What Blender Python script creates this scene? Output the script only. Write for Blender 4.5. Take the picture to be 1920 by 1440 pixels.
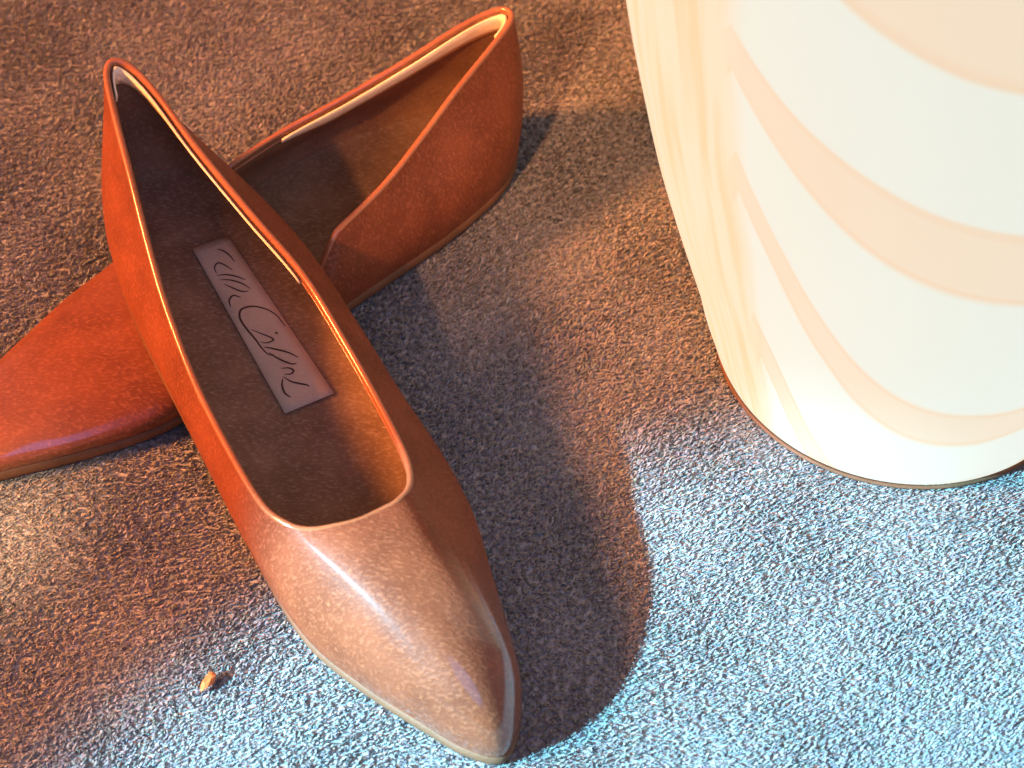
import bpy, bmesh, math, random
import numpy as np
from mathutils import Vector

K = 0.0128                     # metres per layout unit (one unit is about 1.3 cm)
scene = bpy.context.scene
for o in list(bpy.data.objects):
    bpy.data.objects.remove(o)

# ------------------------------------------------------------------ camera
PITCH = math.radians(50)
DIST = 52 * K
cam = bpy.data.cameras.new("camera")
cam.sensor_width = 36
cam.lens = 36 * 3400 / 1920
cam.clip_start = 0.01
cam.clip_end = 50
cam.dof.use_dof = True
cam.dof.focus_distance = 0.63
cam.dof.aperture_fstop = 14
camo = bpy.data.objects.new("camera", cam)
camo.location = (0, -DIST * math.cos(PITCH), DIST * math.sin(PITCH))
camo.rotation_euler = (math.pi / 2 - PITCH, 0, 0)
scene.collection.objects.link(camo)
scene.camera = camo

# ------------------------------------------------------------------ light
world = bpy.data.worlds.new("World")
scene.world = world
world.use_nodes = True
world.node_tree.nodes["Background"].inputs[0].default_value = (0.98, 0.62, 0.58, 1)
world.node_tree.nodes["Background"].inputs[1].default_value = 0.47


def aim(o, loc, target):
    o.location = loc
    d = Vector(target) - Vector(loc)
    o.rotation_euler = d.to_track_quat('-Z', 'Y').to_euler()


def spot(name, target, az, el, dist, size_deg, blend, power, color, radius):
    """A lamp in the room; light travels along azimuth az (from +x), falling at el."""
    l = bpy.data.lights.new(name, 'SPOT')
    l.energy = power
    l.color = color
    l.spot_size = math.radians(size_deg)
    l.spot_blend = blend
    l.shadow_soft_size = radius
    o = bpy.data.objects.new(name, l)
    scene.collection.objects.link(o)
    a, e = math.radians(az), math.radians(el)
    d = Vector((math.cos(a) * math.cos(e), math.sin(a) * math.cos(e), -math.sin(e)))
    t = Vector(target)
    aim(o, t - d * dist, t)
    return o


# cool beam from the left that throws the shoe's shadow to the right
spot("cool_beam", (2.4 * K, -13.2 * K, 0), 24, 31, 1.5, 10.4, 0.6, 940, (0.22, 0.72, 1.0), 0.014)
# warm lamp from the same side, wider, lighting the far part of the carpet and the shoe sides
spot("warm_beam", (-14 * K, 10.3 * K, 0), 14, 35, 1.5, 13.4, 1.0, 2700, (1.0, 0.33, 0.085), 0.35)
# warm light from the front, falling over the front shoe on the heel behind it
spot("warm_front", (-0.5 * K, 7.5 * K, 2.5 * K), 66, 38, 1.3, 7.0, 1.0, 105, (1.0, 0.42, 0.16), 0.03)
# small warm pool on the carpet by the left edge
spot("warm_pool", (-14.8 * K, -5.6 * K, 0), 62, 48, 1.2, 4.2, 0.9, 120, (1.0, 0.72, 0.42), 0.02)

# soft bluish fill lamp added at the right front to tint the shadows
wl = bpy.data.lights.new("cool_fill", 'AREA')
wl.shape = 'DISK'
wl.size = 1.0
wl.energy = 7
wl.color = (0.10, 0.36, 1.0)
wo = bpy.data.objects.new("cool_fill", wl)
col0 = scene.collection
col0.objects.link(wo)
aim(wo, (0.45, -1.2, 1.1), (0.08, -0.1, 0))

vs = scene.view_settings
vs.view_transform = 'Standard'
vs.look = 'None'
vs.exposure = 0
vs.gamma = 1
vs.use_curve_mapping = False
scene.render.engine = 'CYCLES'
scene.cycles.max_bounces = 5
scene.cycles.diffuse_bounces = 3
scene.cycles.glossy_bounces = 2

# ------------------------------------------------------------------ helpers
col = scene.collection


def mesh_obj(name, verts, faces, mat, parent=None, smooth=True):
    me = bpy.data.meshes.new(name)
    me.from_pydata([tuple(v) for v in verts], [], faces)
    me.update()
    bm = bmesh.new()
    bm.from_mesh(me)
    bmesh.ops.recalc_face_normals(bm, faces=bm.faces)
    bm.to_mesh(me)
    bm.free()
    if smooth:
        me.polygons.foreach_set("use_smooth", [True] * len(me.polygons))
    me.materials.append(mat)
    o = bpy.data.objects.new(name, me)
    col.objects.link(o)
    if parent is not None:
        o.parent = parent
    return o


def grid_faces(nu, nv, closed_u=True):
    f = []
    for i in range(nu if closed_u else nu - 1):
        j = (i + 1) % nu
        for k in range(nv - 1):
            f.append((i * nv + k, j * nv + k, j * nv + k + 1, i * nv + k + 1))
    return f


def catmull(pts, n, closed=True):
    """n samples of a Catmull-Rom spline through the rows of pts."""
    P = np.asarray(pts, float)
    m = len(P)
    out = []
    segs = m if closed else m - 1
    for q in range(n):
        x = q * segs / n if closed else q * segs / (n - 1)
        i = min(int(x), segs - 1)
        t = x - i
        if closed:
            a, b, c, d = (P[(i + k) % m] for k in (-1, 0, 1, 2))
        else:
            a, b, c, d = P[max(i - 1, 0)], P[i], P[min(i + 1, m - 1)], P[min(i + 2, m - 1)]
        out.append(0.5 * (2 * b + (c - a) * t + (2 * a - 5 * b + 4 * c - d) * t * t + (3 * b - a - 3 * c + d) * t ** 3))
    return np.array(out)


def tube(points, r, seg=8, closed=True):
    P = np.asarray(points, float)
    n = len(P)
    V = []
    for i in range(n):
        a = P[(i - 1) % n] if closed or i > 0 else P[i]
        b = P[(i + 1) % n] if closed or i < n - 1 else P[i]
        t = b - a
        t /= np.linalg.norm(t) + 1e-12
        up = np.array([0, 0, 1.0])
        s = np.cross(t, up)
        s /= np.linalg.norm(s) + 1e-12
        w = np.cross(s, t)
        rr = r[i] if hasattr(r, '__len__') else r
        for k in range(seg):
            a_ = 2 * math.pi * k / seg
            V.append(P[i] + rr * (math.cos(a_) * s + math.sin(a_) * w))
    F = []
    for i in range(n if closed else n - 1):
        j = (i + 1) % n
        for k in range(seg):
            l = (k + 1) % seg
            F.append((i * seg + k, j * seg + k, j * seg + l, i * seg + l))
    if not closed:
        F.append(tuple(range(seg)))
        F.append(tuple(range((n - 1) * seg, n * seg)))
    return V, F


# ------------------------------------------------------------------ materials
def new_mat(name):
    m = bpy.data.materials.new(name)
    m.use_nodes = True
    nt = m.node_tree
    b = nt.nodes["Principled BSDF"]
    return m, nt, b


def node(nt, t, **kw):
    n = nt.nodes.new(t)
    for k, v in kw.items():
        setattr(n, k, v)
    return n


def leather(name, dark, light, fleck, rough, fleck_amount, bump=0.25, coat=0.0, polished=False):
    """Brushed leather: blotchy colour, short nap flecks lying along the shoe, fine grain bump."""
    m, nt, b = new_mat(name)
    L = nt.links.new
    tc = node(nt, 'ShaderNodeTexCoord')
    n1 = node(nt, 'ShaderNodeTexNoise')
    n1.inputs['Scale'].default_value = 60
    n1.inputs['Detail'].default_value = 6
    L(tc.outputs['Object'], n1.inputs['Vector'])
    r1 = node(nt, 'ShaderNodeValToRGB')
    r1.color_ramp.elements[0].position = 0.32
    r1.color_ramp.elements[0].color = (*dark, 1)
    r1.color_ramp.elements[1].position = 0.7
    r1.color_ramp.elements[1].color = (*light, 1)
    L(n1.outputs['Fac'], r1.inputs['Fac'])
    mp = node(nt, 'ShaderNodeMapping')
    mp.inputs['Rotation'].default_value = (0, 0, math.radians(35))
    mp.inputs['Scale'].default_value = (1, 2.2, 1.2)
    L(tc.outputs['Object'], mp.inputs['Vector'])
    n2 = node(nt, 'ShaderNodeTexNoise')
    n2.inputs['Scale'].default_value = 540
    n2.inputs['Detail'].default_value = 3
    n2.inputs['Roughness'].default_value = 0.6
    L(mp.outputs[0], n2.inputs['Vector'])
    r2 = node(nt, 'ShaderNodeValToRGB')
    r2.color_ramp.elements[0].position = 0.50
    r2.color_ramp.elements[0].color = (0, 0, 0, 1)
    r2.color_ramp.elements[1].position = 0.72
    r2.color_ramp.elements[1].color = (1, 1, 1, 1)
    L(n2.outputs['Fac'], r2.inputs['Fac'])
    mul = node(nt, 'ShaderNodeMath', operation='MULTIPLY')
    mul.inputs[1].default_value = fleck_amount
    L(r2.outputs['Color'], mul.inputs[0])
    mx = node(nt, 'ShaderNodeMix', data_type='RGBA')
    L(mul.outputs[0], mx.inputs['Factor'])
    L(r1.outputs['Color'], mx.inputs['A'])
    mx.inputs['B'].default_value = (*fleck, 1)
    L(mx.outputs['Result'], b.inputs['Base Color'])
    b.inputs['Roughness'].default_value = rough
    b.inputs['Coat Weight'].default_value = coat
    if polished:               # the toe is buffed to a shine, the rest is dull
        pa = node(nt, 'ShaderNodeAttribute', attribute_name="polish")
        pm = node(nt, 'ShaderNodeMapRange')
        pm.inputs['To Min'].default_value = 0.08
        pm.inputs['To Max'].default_value = 1.0
        L(pa.outputs['Fac'], pm.inputs['Value'])
        L(pm.outputs[0], b.inputs['Coat Weight'])
    b.inputs['Coat Roughness'].default_value = 0.14
    b.inputs['Coat IOR'].default_value = 1.6 if polished else 1.5
    b.inputs['Specular IOR Level'].default_value = 0.2
    bp = node(nt, 'ShaderNodeBump')
    bp.inputs['Strength'].default_value = bump
    bp.inputs['Distance'].default_value = 0.0006
    L(n2.outputs['Fac'], bp.inputs['Height'])
    L(bp.outputs['Normal'], b.inputs['Normal'])
    return m


M_upper = leather("orange_leather", (0.135, 0.032, 0.012), (0.21, 0.052, 0.0195), (0.36, 0.11, 0.048), 0.56, 0.6, 0.55, 0.0, True)
M_bind = leather("binding_leather", (0.25, 0.078, 0.03), (0.35, 0.115, 0.047), (0.45, 0.2, 0.1), 0.32, 0.3, 0.15, 0.8)
M_lining = leather("lining_leather", (0.20, 0.105, 0.055), (0.30, 0.165, 0.09), (0.4, 0.27, 0.17), 0.7, 0.5, 0.3)
M_insole = leather("insole_leather", (0.17, 0.095, 0.052), (0.26, 0.15, 0.085), (0.42, 0.29, 0.19), 0.75, 0.6, 0.4)
M_grip = leather("cream_felt", (0.72, 0.55, 0.34), (0.88, 0.74, 0.52), (0.95, 0.85, 0.66), 0.8, 0.4, 0.4)
M_label = leather("label_cloth", (0.44, 0.34, 0.24), (0.53, 0.42, 0.30), (0.6, 0.49, 0.37), 0.8, 0.4, 0.3)
M_scrap = leather("scrap_leather", (0.55, 0.12, 0.03), (0.7, 0.17, 0.04), (0.75, 0.25, 0.08), 0.6, 0.3, 0.2)
M_sole = leather("outsole_leather", (0.10, 0.045, 0.022), (0.16, 0.07, 0.035), (0.2, 0.1, 0.06), 0.6, 0.3, 0.3)
M_ink, _nt, _b = new_mat("ink")
_b.inputs['Base Color'].default_value = (0.045, 0.022, 0.012, 1)
_b.inputs['Roughness'].default_value = 0.7

# carpet ground and pile
M_pile, nt, b = new_mat("carpet_pile")
at = node(nt, 'ShaderNodeAttribute', attribute_name="tint")
nt.links.new(at.outputs['Color'], b.inputs['Base Color'])
b.inputs['Roughness'].default_value = 0.85
b.inputs['Sheen Weight'].default_value = 0.15
# a tuft is a soft bundle: shade it mostly as the pile's surface rather than as single blades
geo = node(nt, 'ShaderNodeNewGeometry')
nmx = node(nt, 'ShaderNodeMix', data_type='VECTOR')
nmx.inputs['Factor'].default_value = 0.72
nt.links.new(geo.outputs['Normal'], nmx.inputs['A'])
nmx.inputs['B'].default_value = (0, 0, 1)
nn = node(nt, 'ShaderNodeVectorMath', operation='NORMALIZE')
nt.links.new(nmx.outputs['Result'], nn.inputs[0])
nt.links.new(nn.outputs[0], b.inputs['Normal'])
# fibres let some light through
tr = node(nt, 'ShaderNodeBsdfTranslucent')
nt.links.new(at.outputs['Color'], tr.inputs['Color'])
ms_ = node(nt, 'ShaderNodeMixShader')
ms_.inputs[0].default_value = 0.3
nt.links.new(b.outputs[0], ms_.inputs[1])
nt.links.new(tr.outputs[0], ms_.inputs[2])
nt.links.new(ms_.outputs[0], nt.nodes['Material Output'].inputs['Surface'])
b.inputs['Specular IOR Level'].default_value = 0.25

M_ground, nt, b = new_mat("carpet_ground")
tc = node(nt, 'ShaderNodeTexCoord')
nz = node(nt, 'ShaderNodeTexNoise')
nz.inputs['Scale'].default_value = 420
nz.inputs['Detail'].default_value = 5
nt.links.new(tc.outputs['Object'], nz.inputs['Vector'])
rp = node(nt, 'ShaderNodeValToRGB')
rp.color_ramp.elements[0].position = 0.35
rp.color_ramp.elements[0].color = (0.22, 0.205, 0.20, 1)
rp.color_ramp.elements[1].position = 0.68
rp.color_ramp.elements[1].color = (0.42, 0.39, 0.38, 1)
nt.links.new(nz.outputs['Fac'], rp.inputs['Fac'])
nt.links.new(rp.outputs['Color'], b.inputs['Base Color'])
b.inputs['Roughness'].default_value = 0.95
bp = node(nt, 'ShaderNodeBump')
bp.inputs['Strength'].default_value = 0.8
bp.inputs['Distance'].default_value = 0.003
nt.links.new(nz.outputs['Fac'], bp.inputs['Height'])
nt.links.new(bp.outputs['Normal'], b.inputs['Normal'])

# ------------------------------------------------------------------ carpet
s = 1.6
carpet = mesh_obj("carpet", [(-s, -s, -0.0017), (s, -s, -0.0017), (s, s, -0.0017), (-s, s, -0.0017),
                             (-s, -s, -0.009), (s, -s, -0.009), (s, s, -0.009), (-s, s, -0.009)],
                  [(0, 1, 2, 3), (4, 7, 6, 5), (0, 4, 5, 1), (1, 5, 6, 2), (2, 6, 7, 3), (3, 7, 4, 0)], M_ground, smooth=False)
carpet["kind"] = "structure"
carpet["label"] = "grey short-pile carpet under the shoes and lamp"


def build_pile():
    rng = np.random.default_rng(7)
    pitch = 0.00138
    xs = np.arange(-0.36, 0.36, pitch)
    ys = np.arange(-0.26, 0.36, pitch)
    X, Y = np.meshgrid(xs, ys)
    X = X.ravel() + rng.uniform(-.5, .5, X.size) * pitch
    Y = Y.ravel() + rng.uniform(-.5, .5, Y.size) * pitch
    keep = np.abs(X) < 0.235 + 0.25 * (Y + 0.26)
    X, Y = X[keep], Y[keep]
    n = X.size
    # tuft colour: heathered grey with a few pale and dark tufts
    g = np.clip(rng.normal(0.36, 0.05, n), 0.12, 0.7)
    big = 0.5 * (np.sin(X * 61 + 3 * np.sin(Y * 47)) * np.sin(Y * 73 + 2 * np.sin(X * 39)))
    g *= 1 + 0.10 * big
    tint = np.stack([g * (1 + rng.normal(0.03, .07, n)), g * (1 + rng.normal(0, .04, n)), g * (1 + rng.normal(-.01, .07, n)), np.ones(n)], 1)
    NF = 3
    base_x = np.repeat(X, NF) + rng.normal(0, pitch * .33, n * NF)
    base_y = np.repeat(Y, NF) + rng.normal(0, pitch * .33, n * NF)
    tint = np.repeat(tint, NF, 0)
    tint[:, :3] *= rng.uniform(.8, 1.2, (n * NF, 1))
    N = n * NF
    # pile lies over towards the lower right, swirling a little
    ang = math.radians(-35) + 0.5 * np.sin(base_x * 23 + 1.3) * np.cos(base_y * 19) + rng.normal(0, .65, N)
    lean = np.abs(rng.normal(0.0013, 0.0005, N))
    h = rng.uniform(.0019, .0027, N) * (1 + .15 * np.sin(base_x * 83) * np.sin(base_y * 71))
    wd = rng.uniform(.00032, .00050, N)
    dx, dy = np.cos(ang), np.sin(ang)
    px, py = -dy, dx
    z0 = -0.0024
    V = np.zeros((N, 5, 3))
    for q, (t, hh, ww) in enumerate([(0, 0, 1), (0, 0, -1), (.35, .62, 1.0), (.35, .62, -1.0), (1, 1, 0)]):
        V[:, q, 0] = base_x + dx * lean * t + px * wd * ww
        V[:, q, 1] = base_y + dy * lean * t + py * wd * ww
        V[:, q, 2] = z0 + h * hh
    tri = np.array([[0, 1, 3], [0, 3, 2], [2, 3, 4]])
    Fc = (np.arange(N)[:, None, None] * 5 + tri[None]).reshape(-1)
    me = bpy.data.meshes.new("pile")
    me.vertices.add(N * 5)
    me.vertices.foreach_set("co", V.reshape(-1))
    nt_ = N * 3
    me.loops.add(nt_ * 3)
    me.loops.foreach_set("vertex_index", Fc)
    me.polygons.add(nt_)
    me.polygons.foreach_set("loop_start", np.arange(nt_) * 3)
    me.polygons.foreach_set("loop_total", np.full(nt_, 3))
    me.polygons.foreach_set("use_smooth", np.ones(nt_, bool))
    me.update(calc_edges=True)
    ca = me.color_attributes.new("tint", 'FLOAT_COLOR', 'POINT')
    ca.data.foreach_set("color", np.repeat(np.clip(tint, 0, .9), 5, 0).reshape(-1))
    me.materials.append(M_pile)
    o = bpy.data.objects.new("pile", me)
    col.objects.link(o)
    o.parent = carpet
    o["kind"] = "stuff"
    print("pile fibres", N)


build_pile()

# ------------------------------------------------------------------ shoes
# rows: sole edge (distance from toe, offset), topline (distance from toe, offset, height)
SHOE = [
    (20.2, -.35, 20.0, -.65, 5.1), (19.7, .7, 19.75, -.2, 5.0), (18.7, 1.4, 18.8, .15, 4.8), (17.2, 2.1, 17.0, .5, 4.4),
    (15.2, 2.6, 15.0, 1.05, 3.85), (12.6, 2.75, 13.0, 1.6, 3.4), (10.0, 2.85, 10.7, 1.75, 3.15), (8.0, 3.0, 8.8, 1.75, 3.1),
    (6.2, 2.9, 7.2, 1.62, 3.25), (4.2, 2.4, 6.3, 1.3, 3.45), (2.3, 1.9, 5.9, .75, 3.65), (1.0, 1.4, 5.8, .2, 3.72),
    (.15, .5, 5.78, -.4, 3.74), (.75, -.25, 5.9, -1.0, 3.72), (1.95, -.9, 6.15, -1.6, 3.62), (3.6, -1.7, 6.6, -2.05, 3.5),
    (5.5, -2.35, 7.5, -2.35, 3.3), (8.3, -2.5, 9.4, -2.42, 3.15), (11.2, -2.5, 11.5, -2.38, 3.1), (13.2, -2.5, 13.6, -2.2, 3.4),
    (15.5, -2.5, 15.2, -1.95, 3.85), (17.5, -2.3, 17.0, -1.6, 4.4), (18.8, -1.9, 18.8, -1.25, 4.8), (19.7, -1.2, 19.75, -1.0, 5.0)]
NU, NV = 168, 22
SOLE_Z = 0.40


def smooth01(x, a, b):
    t = min(max((x - a) / (b - a), 0), 1)
    return t * t * (3 - 2 * t)


def build_shoe(label, toe, heel_deg, mirror, lift, press, with_label, size=1.0, throat_back=0.0):
    """toe: plan position of the toe tip; heel_deg: plan direction from toe to heel;
    lift(s): how far the sole is off the floor; press(s, t): height factor of the topline."""
    hb = math.radians(heel_deg)
    b = np.array([math.cos(hb), math.sin(hb)])
    n = np.array([b[1], -b[0]]) * (-1 if mirror else 1)
    origin = np.array([toe[0] + b[0] * 10, toe[1] + b[1] * 10])
    root = bpy.data.objects.new("leather_shoe", None)
    root.empty_display_size = 0.03
    root.location = (origin[0] * K, origin[1] * K, 0)
    col.objects.link(root)
    root["label"] = label
    root["category"] = "shoe"
    root["group"] = "pair of orange leather shoes"

    def W(s, t, z):
        p = np.array(toe) + b * s * size + n * t * size - origin
        return np.array([p[0] * K, p[1] * K, (z * size + lift(s)) * K])

    C = catmull(SHOE, NU)
    P2 = C[:, 0:2]
    # outward normal of the sole edge in (s, t)
    tang = np.roll(P2, -1, 0) - np.roll(P2, 1, 0)
    nor = np.stack([tang[:, 1], -tang[:, 0]], 1)
    nor /= np.linalg.norm(nor, axis=1)[:, None]
    cen = np.array([10., 0.2])
    if np.sum((P2 - cen) * nor) < 0:
        nor = -nor
    S = np.zeros((NU, NV, 3))
    for i in range(NU):
        ps, pt, rs, rt, rz = C[i]
        rs += throat_back * (1 - smooth01(rs, 6.5, 12.0))
        rz = rz * press(rs, rt)
        d = math.hypot(ps - rs, pt - rt)
        w = smooth01(d, 0.9, 5.2)
        h = rz - SOLE_Z
        o = nor[i]
        p0 = np.array([ps, pt, SOLE_Z])
        p3 = np.array([rs, rt, rz])
        out = np.array([o[0], o[1], 0])
        c1 = p0 + out * (0.42 * (1 - w) + 0.40 * w) + np.array([0, 0, (0.42 * h) * (1 - w) + 1.6 * min(1, h / 3.2) * w])
        c2a = p3 + out * 0.22 + np.array([0, 0, -0.34 * h])
        c2b = p3 + np.array([(ps - rs) * .62, (pt - rt) * .62, -0.14])
        c2 = c2a * (1 - w) + c2b * w
        for k in range(NV):
            v = k / (NV - 1)
            S[i, k] = (1 - v) ** 3 * p0 + 3 * v * (1 - v) ** 2 * c1 + 3 * v * v * (1 - v) * c2 + v ** 3 * p3
    G = np.array([[W(*S[i, k]) for k in range(NV)] for i in range(NU)])
    # vertex normals on the grid
    du = np.roll(G, -1, 0) - np.roll(G, 1, 0)
    dv = np.gradient(G, axis=1)
    N = np.cross(du, dv)
    N /= np.linalg.norm(N, axis=2)[..., None] + 1e-12
    # make them point outwards
    cw = W(10, 0.2, 1.0)
    if np.sum((G - cw) * N) < 0:
        N = -N
    up = mesh_obj("upper", G.reshape(-1, 3), grid_faces(NU, NV), M_upper, root)
    pol = up.data.attributes.new("polish", 'FLOAT', 'POINT')
    pol.data.foreach_set("value", [1 - smooth01(x, 2.4, 4.8) for x in S[:, :, 0].reshape(-1)])
    Lg = G - N * 0.17 * K
    Lg[:, 0, 2] = np.maximum(Lg[:, 0, 2], G[:, 0, 2])
    mesh_obj("lining", Lg.reshape(-1, 3), grid_faces(NU, NV), M_lining, root)
    # topline binding: a narrow rolled edge
    rim = (G[:, -1] + Lg[:, -1]) / 2
    V, F = tube(rim, 0.095 * K, 8)
    mesh_obj("topline_binding", V, F, M_bind, root)
    # stitched cord along the inside of the topline
    V, F = tube(Lg[:, -2] - N[:, -2] * 0.03 * K, 0.035 * K, 6)
    mesh_obj("stitch_cord", V, F, M_bind, root)
    # cream heel grip inside the back of the shoe
    sel = [i for i in list(range(NU - 12, NU)) + list(range(0, 36))]
    gv, gf = [], []
    kk = [NV - 1, NV - 2, NV - 3, NV - 4]
    for q, i in enumerate(sel):
        edge = min(q, len(sel) - 1 - q)
        wdt = 1.0 if edge > 4 else 0.35 + 0.13 * edge
        for k in kk:
            base = Lg[i, NV - 1] * (1 - wdt) + Lg[i, k] * wdt
            gv.append(base - N[i, k] * 0.07 * K + np.array([0, 0, -0.03 * K]))
    m = len(kk)
    for q in range(len(sel) - 1):
        for k in range(m - 1):
            gf.append((q * m + k, (q + 1) * m + k, (q + 1) * m + k + 1, q * m + k + 1))
    g_o = mesh_obj("heel_grip", gv, gf, M_grip, root)
    sm = g_o.modifiers.new("thick", 'SOLIDIFY')
    sm.thickness = 0.05 * K
    # insole: a dished pad
    rings = 7
    iv, iff = [], []
    mid = np.stack([P2[:, 0], np.full(NU, 0.15)], 1)
    for i in range(NU):
        for r in range(rings):
            f = 1 - r / (rings - 1)
            inner = P2[i] - nor[i] * 0.12
            q = mid[i] * (1 - f) + inner * f
            q[0] = min(max(q[0], 1.2 * (1 - f) + q[0] * f), 18.9 * (1 - f) + q[0] * f)
            iv.append(W(q[0], q[1], 0.62 + 0.16 * f ** 4))
    mesh_obj("insole", iv, grid_faces(NU, rings), M_insole, root)
    # outsole
    ov = []
    prof = [(-0.5, .0), (-0.08, .0), (.02, .06), (.05, .18), (.04, .34), (-.03, .40), (-0.3, .42)]
    for i in range(NU):
        for off, z in prof:
            q = P2[i] + nor[i] * off
            ov.append(W(q[0], q[1], z))
    m = len(prof)
    of = grid_faces(NU, m)
    of.append(tuple(i * m for i in range(NU)))
    mesh_obj("outsole", ov, of, M_sole, root)
    if with_label:
        # sock label, following the flexed insole
        lv = []
        nL, mL = 24, 5
        ends = [(17.15, -0.2, 0.88), (11.3, -0.1, 1.36)]
        for i in range(nL):
            f = i / (nL - 1)
            for k in range(mL):
                g = k / (mL - 1)
                s_ = 17.15 + (11.3 - 17.15) * f
                t0 = -0.2 + 0.1 * f
                t1 = 0.88 + (1.36 - 0.88) * f
                lv.append(W(s_, t0 + (t1 - t0) * g, 0.72))
        lab = mesh_obj("sock_label", lv, grid_faces(nL, mL, False), M_label, root)
        ms = lab.modifiers.new("thick", 'SOLIDIFY')
        ms.thickness = 0.014 * K
        ms.offset = 0
        strokes = LETTERING
        V, F = [], []
        for st, wdt in strokes:
            pts = catmull(st, max(6, 6 * len(st)), closed=False)
            base = len(V)
            for q in range(len(pts)):
                a = pts[max(q - 1, 0)]
                c = pts[min(q + 1, len(pts) - 1)]
                t = c - a
                t /= np.linalg.norm(t) + 1e-9
                pr = np.array([-t[1], t[0]])
                ww = wdt * 0.62 * (0.35 + 0.65 * math.sin(math.pi * (q + .5) / len(pts)))
                for sg in (1, -1):
                    e = pts[q] + pr * ww * sg
                    V.append(W(e[0], e[1], 0.735))
            for q in range(len(pts) - 1):
                F.append((base + 2 * q, base + 2 * q + 1, base + 2 * q + 3, base + 2 * q + 2))
        mesh_obj("lettering", V, F, M_ink, lab, smooth=False)
    return root


LETTERING = [
    ([(13.75, 1.07), (14.14, 1.01), (14.39, 0.89), (14.57, 0.73), (14.70, 0.55), (14.76, 0.33), (14.72, 0.16), (14.54, 0.06), (14.32, 0.05), (14.03, 0.09), (13.73, 0.15), (13.47, 0.18), (13.27, 0.22), (13.11, 0.29), (13.07, 0.41)], 0.050),
    ([(14.06, 0.17), (13.81, 0.38), (13.59, 0.56), (13.49, 0.58), (13.49, 0.38), (13.59, 0.24)], 0.040),
    ([(13.70, 0.74), (13.62, 0.78)], 0.050),
    ([(13.40, 0.26), (13.25, 0.46), (12.97, 0.78), (12.70, 0.97)], 0.045),
    ([(13.19, 0.30), (13.00, 0.40), (12.79, 0.54), (12.59, 0.73), (12.57, 0.85)], 0.045),
    ([(12.59, 0.40), (12.52, 0.59), (12.39, 0.67), (12.33, 0.57), (12.39, 0.40)], 0.045),
    ([(12.34, 0.34), (12.12, 0.46), (11.97, 0.63), (11.84, 0.80), (11.76, 0.84)], 0.045),
    ([(12.29, 0.30), (12.10, 0.19), (11.86, 0.16), (11.68, 0.25)], 0.050),
    ([(16.84, 0.42), (16.72, 0.55), (16.50, 0.65), (16.25, 0.69)], 0.040),
    ([(16.10, 0.07), (16.32, 0.11), (16.40, 0.27), (16.22, 0.42), (16.01, 0.52)], 0.040),
    ([(16.04, 0.05), (15.95, 0.31), (15.77, 0.55), (15.58, 0.71)], 0.040),
    ([(15.87, 0.07), (15.76, 0.31), (15.53, 0.56), (15.25, 0.72)], 0.040),
    ([(15.70, 0.12), (15.46, 0.30), (15.27, 0.47), (15.21, 0.64)], 0.040),
    ([(14.94, -0.03), (15.16, 0.03), (15.25, 0.20), (15.10, 0.36)], 0.045),
]


def front_lift(s):
    x = s - 5.5
    return .2 * (0.5 * (x + math.sqrt(x * x + 4)) - 0.5 * (-5.5 + math.sqrt(34.25)))


def no_lift(s):
    return 0.0


def crossing_press(s, t):
    """the soft sides are pushed down where the other shoe lies across"""
    return 1 - 0.55 * smooth01(s, 5.0, 8.6) * (1 - smooth01(s, 10.25 - (0.6 if t > 0 else 0), 11.95 - (0.6 if t > 0 else 0)))


front = build_shoe("orange leather slip-on shoe in front, its heel propped on the other shoe, script label inside",
                   (-.55, -12.45), 119, False, front_lift, lambda s, t: 1.0, True)
back = build_shoe("orange leather slip-on shoe lying behind and under the other, its cream-edged heel near the lamp",
                  (-15.5, -4.05), 44.5, True, no_lift, crossing_press, False, 1.05, 2.4)

# ------------------------------------------------------------------ lamp
LX, LY = 11.25, 1.52
lamp = bpy.data.objects.new("glass_lamp", None)
lamp.location = (LX * K, LY * K, 0)
lamp.empty_display_size = 0.05
col.objects.link(lamp)
lamp["label"] = "large glowing white glass lamp with beige swags, standing on the carpet"
lamp["category"] = "lamp"

M_glass, nt, b = new_mat("swag_glass")
L = nt.links.new
tc = node(nt, 'ShaderNodeTexCoord')
sx = node(nt, 'ShaderNodeSeparateXYZ')
L(tc.outputs['Object'], sx.inputs[0])


def mth(op, a, c=None, d=None):
    q = node(nt, 'ShaderNodeMath', operation=op)
    for i, v in enumerate((a, c, d)):
        if v is None:
            continue
        if isinstance(v, (int, float)):
            q.inputs[i].default_value = v
        else:
            L(v, q.inputs[i])
    return q.outputs[0]


# angle from the side facing the viewer, folded into swags 98 degrees wide
ny = mth('MULTIPLY', sx.outputs['Y'], -1)
ang = mth('ARCTAN2', sx.outputs['X'], ny)
wob = node(nt, 'ShaderNodeTexNoise')
wob.inputs['Scale'].default_value = 9
wob.inputs['Detail'].default_value = 2
L(tc.outputs['Object'], wob.inputs['Vector'])
ang2 = mth('ADD', ang, mth('MULTIPLY', mth('SUBTRACT', wob.outputs['Fac'], .5), .10))
per = math.radians(98)
fold = mth('PINGPONG', mth('ADD', ang2, math.radians(-1) + per * 4), per / 2)
sag = mth('POWER', mth('DIVIDE', fold, math.radians(42)), 2.35)
zu = mth('DIVIDE', sx.outputs['Z'], K)
lev = mth('SUBTRACT', zu, mth('MULTIPLY', sag, 3))
for _ in range(5):             # swags hang deeper low on the glass
    amp = node(nt, 'ShaderNodeMapRange')
    amp.inputs['From Min'].default_value = 4
    amp.inputs['From Max'].default_value = 14
    amp.inputs['To Min'].default_value = 6.0
    amp.inputs['To Max'].default_value = 2.0
    L(lev, amp.inputs['Value'])
    lev = mth('SUBTRACT', zu, mth('MULTIPLY', sag, amp.outputs[0]))
lev = mth('ADD', lev, mth('MULTIPLY', mth('SUBTRACT', wob.outputs['Fac'], .5), .5))
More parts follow.
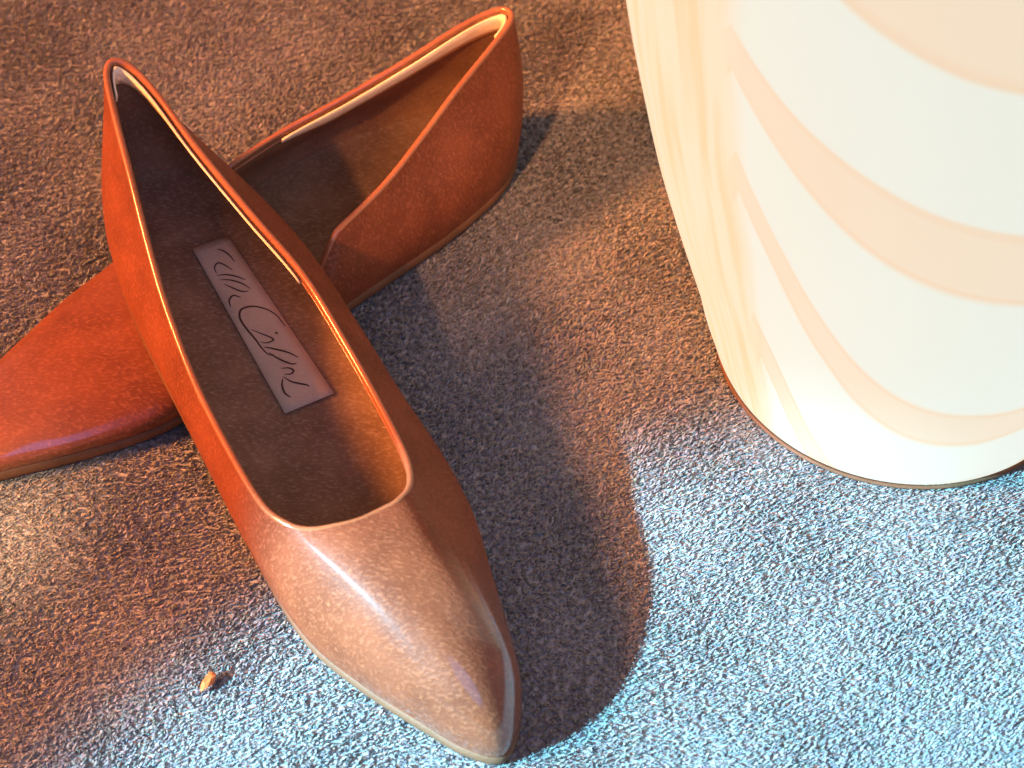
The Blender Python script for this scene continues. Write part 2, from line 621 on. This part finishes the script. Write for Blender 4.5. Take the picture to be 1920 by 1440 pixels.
fac = mth('DIVIDE', mth('ADD', lev, 8), 40)
rp = node(nt, 'ShaderNodeValToRGB')
cr = rp.color_ramp
WHITE = (0.94, 0.965, 0.84, 1)
BEIGE = (1.0, 0.84, 0.63, 1)
EDGE = (1.0, 0.75, 0.50, 1)
bands = [(-4.0, -2.0), (3.0, 4.9), (10.5, 13.1), (17.3, 20.6), (23.5, 26)]
stops = [(0.0, WHITE)]
for z0, z1 in bands:
    a0, a1 = (z0 + 8) / 40, (z1 + 8) / 40
    stops += [(a0 - .003, WHITE), (a0 + .001, EDGE), (a0 + .006, BEIGE), (a1 - .006, BEIGE), (a1 - .001, EDGE), (a1 + .003, WHITE)]
stops = [x for x in stops if 0 <= x[0] <= 1]
stops = stops[:31]
while len(cr.elements) < len(stops):
    cr.elements.new(0.5)
for e, (p, c) in zip(cr.elements, stops):
    e.position = p
    e.color = c
L(fac, rp.inputs['Fac'])
# past the cusp the glass is one cream panel with fine pulled streaks
degs = mth('MULTIPLY', ang2, 57.2958)
cream = node(nt, 'ShaderNodeMapRange', interpolation_type='SMOOTHSTEP')
cream.inputs['From Min'].default_value = -45
cream.inputs['From Max'].default_value = -51
L(degs, cream.inputs['Value'])
vec = node(nt, 'ShaderNodeCombineXYZ')
L(mth('MULTIPLY', degs, .16), vec.inputs[0])
L(mth('MULTIPLY', zu, .07), vec.inputs[1])
stn = node(nt, 'ShaderNodeTexNoise')
stn.inputs['Scale'].default_value = 2.2
stn.inputs['Detail'].default_value = 3
L(vec.outputs[0], stn.inputs['Vector'])
srp = node(nt, 'ShaderNodeValToRGB')
srp.color_ramp.elements[0].position = .36
srp.color_ramp.elements[0].color = (1.0, 0.78, 0.48, 1)
srp.color_ramp.elements[1].position = .56
srp.color_ramp.elements[1].color = (1.0, 0.88, 0.64, 1)
L(stn.outputs['Fac'], srp.inputs['Fac'])
cm = node(nt, 'ShaderNodeMix', data_type='RGBA')
L(cream.outputs[0], cm.inputs['Factor'])
L(rp.outputs['Color'], cm.inputs['A'])
L(srp.outputs['Color'], cm.inputs['B'])
dk = node(nt, 'ShaderNodeMix', data_type='RGBA', blend_type='MULTIPLY')
dk.inputs['Factor'].default_value = 1
L(cm.outputs['Result'], dk.inputs['A'])
dk.inputs['B'].default_value = (.14, .14, .14, 1)
L(dk.outputs['Result'], b.inputs['Base Color'])
L(cm.outputs['Result'], b.inputs['Emission Color'])
b.inputs['Emission Strength'].default_value = 0.84
b.inputs['Roughness'].default_value = 0.35
b.inputs['Specular IOR Level'].default_value = 0.2

prof = [(4.8, .06), (5.08, .04), (5.2, .1), (5.3, .3), (5.42, .6), (5.6, 1.2), (5.85, 2), (6.1, 3), (6.4, 4), (7.0, 6), (7.55, 8), (8.0, 10), (8.42, 12), (8.75, 14),
        (9.0, 16), (9.15, 18), (9.0, 21), (8.4, 24), (7.2, 26.5), (5.5, 28.3), (4.3, 29.0), (4.1, 29.1), (4.1, 28.8), (5.2, 28.0)]
cp = catmull([(r, z) for r, z in prof], 130, closed=False)
na = 144
gv = []
for i in range(na):
    a = 2 * math.pi * i / na
    for r, z in cp:
        gv.append((r * math.cos(a) * K, r * math.sin(a) * K, z * K))
mesh_obj("glass_body", gv, grid_faces(na, len(cp)), M_glass, lamp)
ringp = [(5.24 * math.cos(t) * K, 5.24 * math.sin(t) * K, .03 * K) for t in np.linspace(0, 2 * math.pi, 96, endpoint=False)]
V, F = tube(ringp, .06 * K, 8)
mesh_obj("base_ring", V, F, M_sole, lamp)

# a small brown speck in the glaze
th0, zs = math.radians(-16), 17.4
bm = bmesh.new()
bmesh.ops.create_icosphere(bm, subdivisions=2, radius=1)
for v in bm.verts:
    v.co = Vector((v.co.x * .045 * (1 + .3 * v.co.z), v.co.y * .02, v.co.z * .13)) * K
me = bpy.data.meshes.new("glaze_speck")
bm.to_mesh(me)
bm.free()
me.materials.append(M_sole)
sp = bpy.data.objects.new("glaze_speck", me)
sp.location = (9.105 * math.sin(th0) * K, -9.105 * math.cos(th0) * K, zs * K)
sp.rotation_euler = (0, 0.25, th0)
col.objects.link(sp)
sp.parent = lamp

# ------------------------------------------------------------------ crumb of leather on the carpet
rng = random.Random(4)
bm = bmesh.new()
bmesh.ops.create_icosphere(bm, subdivisions=2, radius=1)
for v in bm.verts:
    k = 1 + rng.uniform(-.22, .22)
    v.co = Vector((v.co.x * .12 * k, v.co.y * .30 * k, v.co.z * .16 * k)) * K
me = bpy.data.meshes.new("leather_scrap")
bm.to_mesh(me)
bm.free()
me.materials.append(M_scrap)
cr_o = bpy.data.objects.new("leather_scrap", me)
cr_o.location = (-7.62 * K, -9.85 * K, .15 * K)
cr_o.rotation_euler = (0.2, 0.15, -0.5)
col.objects.link(cr_o)
cr_o["label"] = "tiny orange scrap lying on the carpet left of the front shoe"
cr_o["category"] = "scrap"
